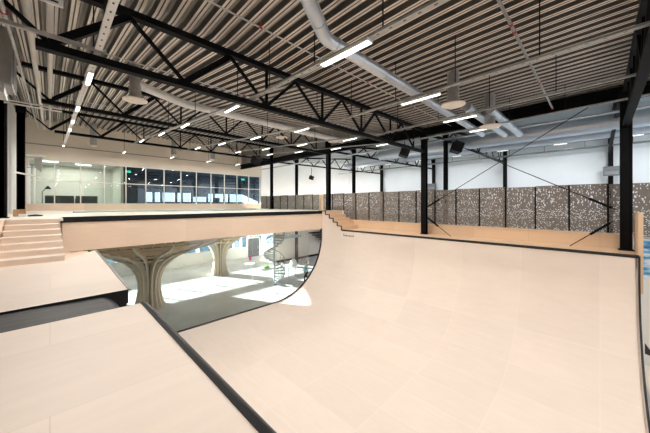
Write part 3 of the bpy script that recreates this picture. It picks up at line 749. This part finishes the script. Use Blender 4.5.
# ------------------------------------------------------------------ tree columns under the deck
TP = [(-6.6, .90), (-6.2, .76), (-5.5, .64), (-4.9, .66), (-4.4, .80), (-4.0, 1.05), (-3.6, 1.48), (-3.25, 2.1), (-2.95, 2.9), (-2.7, 3.8), (-2.45, 4.5), (-2.2, 5.0)]
def tree(x, y, label, sc_=1., nf=18):
    t = thing('timber_tree_column', label, 'column', (x, y, FL))
    for k in range(nf):
        a = 2*PI*(k+.5)/nf; c, s = math.cos(a), math.sin(a)
        outer = [(r*sc_, z) for z, r in TP]
        inner = [(max(.25, r*sc_-.42-.1*(z > -4.2)), z+(.28 if z > -4.0 else 0)) for z, r in TP]
        inner = [(r, min(z, -1.72)) for r, z in inner]
        mb = MB(); th = .034; N = len(outer)
        for sg in (-1, 1):
            for r, z in outer: mb.v.append(Vector((x+c*r-s*th*sg, y+s*r+c*th*sg, z)))
            for r, z in inner: mb.v.append(Vector((x+c*r-s*th*sg, y+s*r+c*th*sg, z)))
        for i in range(N-1):
            mb.f += [(i, i+1, N+i+1, N+i), (2*N+i, 3*N+i, 3*N+i+1, 2*N+i+1), (i, 2*N+i, 2*N+i+1, i+1), (N+i, N+i+1, 3*N+i+1, 3*N+i)]
        mb.f += [(0, N, 3*N, 2*N), (N-1, 2*N+N-1, 3*N+N-1, N+N-1)]
        mb.build('rib', 'rib', t)
    mb = MB().tube([(x, y, z+.14) for z, r in TP if z < -2.3], [max(.18, r*sc_-.44) for z, r in TP if z < -2.3], 40, cap=False)
    mb.build('canopy_shell', 'shellshade', t)  # core coloured as dark as the shade behind the ribs
    mb = MB()
    for z, r in TP[6:]:
        mb.tube([(x, y, z+.02), (x, y, z+.2)], [r*sc_-.16, r*sc_+.15], 36, cap=False)
    mb.build('hoop', 'shell', t)
tree(4.55, 20.6, 'large timber rib column flaring under the deck, in the middle left')
tree(11.3, 25.3, 'paler timber rib column farther back under the deck', .9)

# thin glass screens hanging below the deck fascia
ga = [1.2+1.55*i for i in range(9)]
for i in range(8):
    g = MB().box(ga[i]+.01, ga[i+1]-.01, DY+.12, DY+.13, -6.45 if ga[i+1] < 10.6 else -5.0, -1.93).build('safety_glass', 'glass')
    tag(g, 'clear safety glass under the deck fascia, %s from the left' % ORD[i], 'glass panel', 'safety glass under the deck')

# ------------------------------------------------------------------ spiral stair
sx, sy_ = 13.3, 19.3
t = thing('spiral_staircase', 'pale steel spiral staircase rising from the lower floor', 'staircase', (sx, sy_, FL))
MB().tube([(sx, sy_, FL), (sx, sy_, -1.75)], .09, 14).build('centre_pole', 'steelstair', t)
N = 22; hr = []; lowr = []
for i in range(N):
    a = -2.2+i*.42; z = FL+.2*(i+1)
    c, s = math.cos(a), math.sin(a); c2, s2 = math.cos(a+.40), math.sin(a+.40)
    mb = MB(); Pp = [(sx+c*.08, sy_+s*.08), (sx+c*.85, sy_+s*.85), (sx+c2*.85, sy_+s2*.85), (sx+c2*.08, sy_+s2*.08)]
    mb.quad8([(*p, z-.08) for p in Pp]+[(*p, z) for p in Pp]); mb.build('tread', 'steelstair', t)
    MB().tube([(sx+c*.86, sy_+s*.86, z-.1), (sx+c*.86, sy_+s*.86, z+.95)], .016, 6).build('baluster', 'steelstair', t)
    hr.append((sx+c*.86, sy_+s*.86, z+.95)); lowr.append((sx+c*.86, sy_+s*.86, z-.06))
MB().tube(hr, .03, 8).build('handrail', 'galvdark', t)
MB().tube(lowr, .05, 8).build('stringer', 'steelstair', t)
MB().box(sx+.6, sx+2.6, sy_-.4, sy_+.9, -2.95, -2.80).build('landing', 'steelstair', t)
mb = MB()
for i in range(7): mb.tube([(sx+.7+.3*i, sy_-.38, -2.8), (sx+.7+.3*i, sy_-.38, -1.95)], .015, 6)
mb.build('landing_railing', 'steelstair', t)
t = thing('floor_railing', 'pale low railing on the floor beside the spiral staircase', 'railing', (14.6, 19.3, FL))
for x in (14.2, 15.0, 15.8): MB().tube([(x, 19.6, FL), (x, 19.6, FL+1.05)], .025, 8).build('rail_post', 'steelstair', t)
MB().tube([(14.2, 19.6, FL+1.05), (15.8, 19.6, FL+1.05)], .025, 8).build('handrail', 'steelstair', t)
# black open stair on the plywood wall
t = thing('open_staircase', 'black open tread stair before the plywood wall at the ramp edge', 'staircase', (24, 25, -5))
for i in range(6):
    MB().box(22.4+.55*i, 26.6, 24.4, 25.3, -5.0+.30*(5-i)-.09, -5.0+.30*(5-i)).build('tread', 'black', t)
MB().bar((23.6, 24.4, -3.5), (23.6, 24.4, -2.5), .07).bar((23.6, 24.4, -2.5), (26.4, 24.4, -3.2), .07).bar((24.9, 24.4, -3.6), (24.9, 24.4, -2.8), .07).build('handrail', 'black', t)
t = thing('grey_soffit_bowl', 'dark rounded grey bulkhead under the deck near the ramp edge', 'bulkhead', (25, 25, -2.2))
MB().prism([(22.6, -1.9), (23.2, -2.4), (24.0, -2.85), (25.2, -3.05), (28, -3.05), (28, -1.9)], lambda u, v, w: (u, w, v), 24.2, 25.6).build('body', 'grey', t)
MB().tube([(22.55, 24.18, -1.9), (23.15, 24.18, -2.42), (24.0, 24.18, -2.88), (25.2, 24.18, -3.08)], .06, 8).build('rim', 'black', t)

# small bright things on the floor
tag(MB().lathe((16.6, 29.0, FL), [(.10, 0), (.13, .02), (.15, .55), (.13, .57)], 16).build('waste_bin', 'pink'), 'magenta bin standing before the lower white wall', 'bin')
tag(MB().lathe((15.8, 24.3, FL), [(.2, 0), (.27, .05), (.28, .16), (.22, .26), (.05, .28)], 20).build('pouf', 'lime'), 'lime green round pouf on the lower floor', 'pouf')
tag(MB().lathe((18.1, 22.8, FL), [(.35, 0), (.4, .3), (.3, .6), (.15, .85), (.05, .9)], 14).build('covered_chair', 'white'), 'white cloth covered object behind the spiral stair', 'covered object')
t = thing('cafe_table', 'low white table on the sunlit lower floor', 'table', (14.6, 25.6, FL))
MB().lathe((14.6, 25.6, FL), [(.5, .42), (.5, .46)], 20).build('table_top', 'whitem', t); MB().tube([(14.6, 25.6, FL), (14.6, 25.6, FL+.42)], .04, 8).build('leg', 'whitem', t)

# ------------------------------------------------------------------ the walking person
def skinned(name, verts, edges, m, parent, sub=1):
    import bmesh
    me = bpy.data.meshes.new(name); bm = bmesh.new(); lay = bm.verts.layers.skin.verify(); vs = []
    for i, (x, y, z, r) in enumerate(verts):
        v = bm.verts.new((x, y, z)); v[lay].radius = (r, r) if not isinstance(r, tuple) else r; v[lay].use_root = (i == 0); vs.append(v)
    for a, b in edges: bm.edges.new((vs[a], vs[b]))
    bm.to_mesh(me); bm.free(); me.materials.append(M[m])
    o = bpy.data.objects.new(name, me); C.objects.link(o); o.parent = parent
    sk = o.modifiers.new('skin', 'SKIN'); sk.use_smooth_shade = True
    sb = o.modifiers.new('sub', 'SUBSURF'); sb.levels = sub; sb.render_levels = sub
    return o
pp = thing('person', 'person in turquoise jacket and dark trousers walking on the lower floor', 'person', (15.25, 17.5, FL))
pp.rotation_euler = (0, 0, math.radians(150))
# local: x forward, z up; mid-stride
body = [(0, 0, .93, .13), (0, 0, 1.12, .13), (.01, 0, 1.32, .155), (.02, 0, 1.46, .07), (.03, 0, 1.54, .055), (.04, 0, 1.62, .085), (.04, 0, 1.70, .075),
        (0, .10, .88, .095), (.14, .11, .50, .062), (.16, .11, .12, .042), (.27, .11, .04, .035),
        (0, -.10, .88, .095), (-.05, -.11, .50, .062), (-.26, -.11, .16, .042), (-.17, -.11, .05, .035),
        (0, .19, 1.40, .055), (-.06, .25, 1.14, .042), (.06, .26, .92, .032), (.11, .26, .85, .028),
        (0, -.19, 1.40, .055), (.06, -.25, 1.14, .042), (.20, -.25, .96, .032), (.26, -.25, .92, .028)]
ed = [(0, 1), (1, 2), (2, 3), (3, 4), (4, 5), (5, 6), (0, 7), (7, 8), (8, 9), (9, 10), (0, 11), (11, 12), (12, 13), (13, 14), (2, 15), (15, 16), (16, 17), (17, 18), (2, 19), (19, 20), (20, 21), (21, 22)]
skinned('body', body, ed, 'skin', pp, 2)
skinned('jacket', [(0, 0, .88, .165), (0, 0, 1.12, .155), (.01, 0, 1.32, .175), (.02, 0, 1.45, .09), (0, .19, 1.40, .072), (-.06, .25, 1.14, .058), (.05, .26, .94, .045), (0, -.19, 1.40, .072), (.06, -.25, 1.14, .058), (.19, -.25, .97, .045)],
        [(0, 1), (1, 2), (2, 3), (2, 4), (4, 5), (5, 6), (2, 7), (7, 8), (8, 9)], 'blue', pp, 2)
skinned('trousers', [(0, 0, .93, .14), (0, .10, .86, .11), (.14, .11, .50, .08), (.16, .11, .14, .06), (0, -.10, .86, .11), (-.05, -.11, .50, .08), (-.25, -.11, .18, .06)],
        [(0, 1), (1, 2), (2, 3), (0, 4), (4, 5), (5, 6)], 'trouser', pp, 2)
skinned('shoe', [(.14, .11, .05, .05), (.28, .11, .035, .045)], [(0, 1)], 'black', pp, 2)
skinned('shoe', [(-.27, -.11, .10, .05), (-.16, -.11, .035, .045)], [(0, 1)], 'black', pp, 2)
skinned('hair', [(.02, 0, 1.71, .09), (-.02, 0, 1.66, .09), (-.03, 0, 1.58, .06)], [(0, 1), (1, 2)], 'hair', pp, 2)
for s in (-1, 1):
    for k in range(4):
        hx, hz = ((.11, .85) if s > 0 else (.26, .92))
        skinned('finger', [(hx-.01, s*.26+(k-1.5)*.018, hz, .009), (hx+.03, s*.26+(k-1.5)*.018, hz-.05-.005*(k in (1, 2)), .008), (hx+.025, s*.26+(k-1.5)*.018, hz-.085, .007)], [(0, 1), (1, 2)], 'skin', pp, 1)
    skinned('thumb', [(hx-.01, s*.26, hz+.01, .011), (hx+.045, s*.23, hz-.02, .009)], [(0, 1)], 'skin', pp, 1)
for nm, vs_ in (('nose', [(.115, 0, 1.635, .014), (.135, 0, 1.615, .012)]), ('ear', [(.04, .085, 1.64, .02), (.04, .09, 1.61, .014)]), ('ear', [(.04, -.085, 1.64, .02), (.04, -.09, 1.61, .014)])):
    skinned(nm, vs_, [(0, 1)], 'skin', pp, 1)
for s in (-1, 1): skinned('eye', [(.112, s*.03, 1.655, .009), (.118, s*.03, 1.655, .006)], [(0, 1)], 'hair', pp, 1)
skinned('mouth', [(.115, -.02, 1.585, .006), (.118, .02, 1.585, .006)], [(0, 1)], 'red', pp, 1)

# ------------------------------------------------------------------ light and camera
su = bpy.data.lights.new('sun', 'SUN'); su.energy = 42.0; su.angle = .01; su.color = (1, .97, .92)
so = bpy.data.objects.new('sun', su); C.objects.link(so)
so.rotation_euler = Vector((.45, -1, -.24)).to_track_quat('-Z', 'Y').to_euler()
w = bpy.data.worlds.new('sky'); sc.world = w; w.use_nodes = True
bg = w.node_tree.nodes['Background']; bg.inputs[0].default_value = (.86, .93, 1.0, 1); bg.inputs[1].default_value = 1.5
cam = bpy.data.cameras.new('camera'); cam.sensor_width = 36; cam.lens = 36*275/650; cam.shift_y = -12.5/650; cam.clip_start = .05; cam.clip_end = 500
co = bpy.data.objects.new('camera', cam); C.objects.link(co); co.location = (0, 0, E); co.rotation_euler = (PI/2, 0, -PI/4)
sc.camera = co
vs = sc.view_settings; vs.view_transform = 'Standard'; vs.look = 'None'; vs.gamma = 1; vs.use_curve_mapping = False; vs.exposure = 0.5
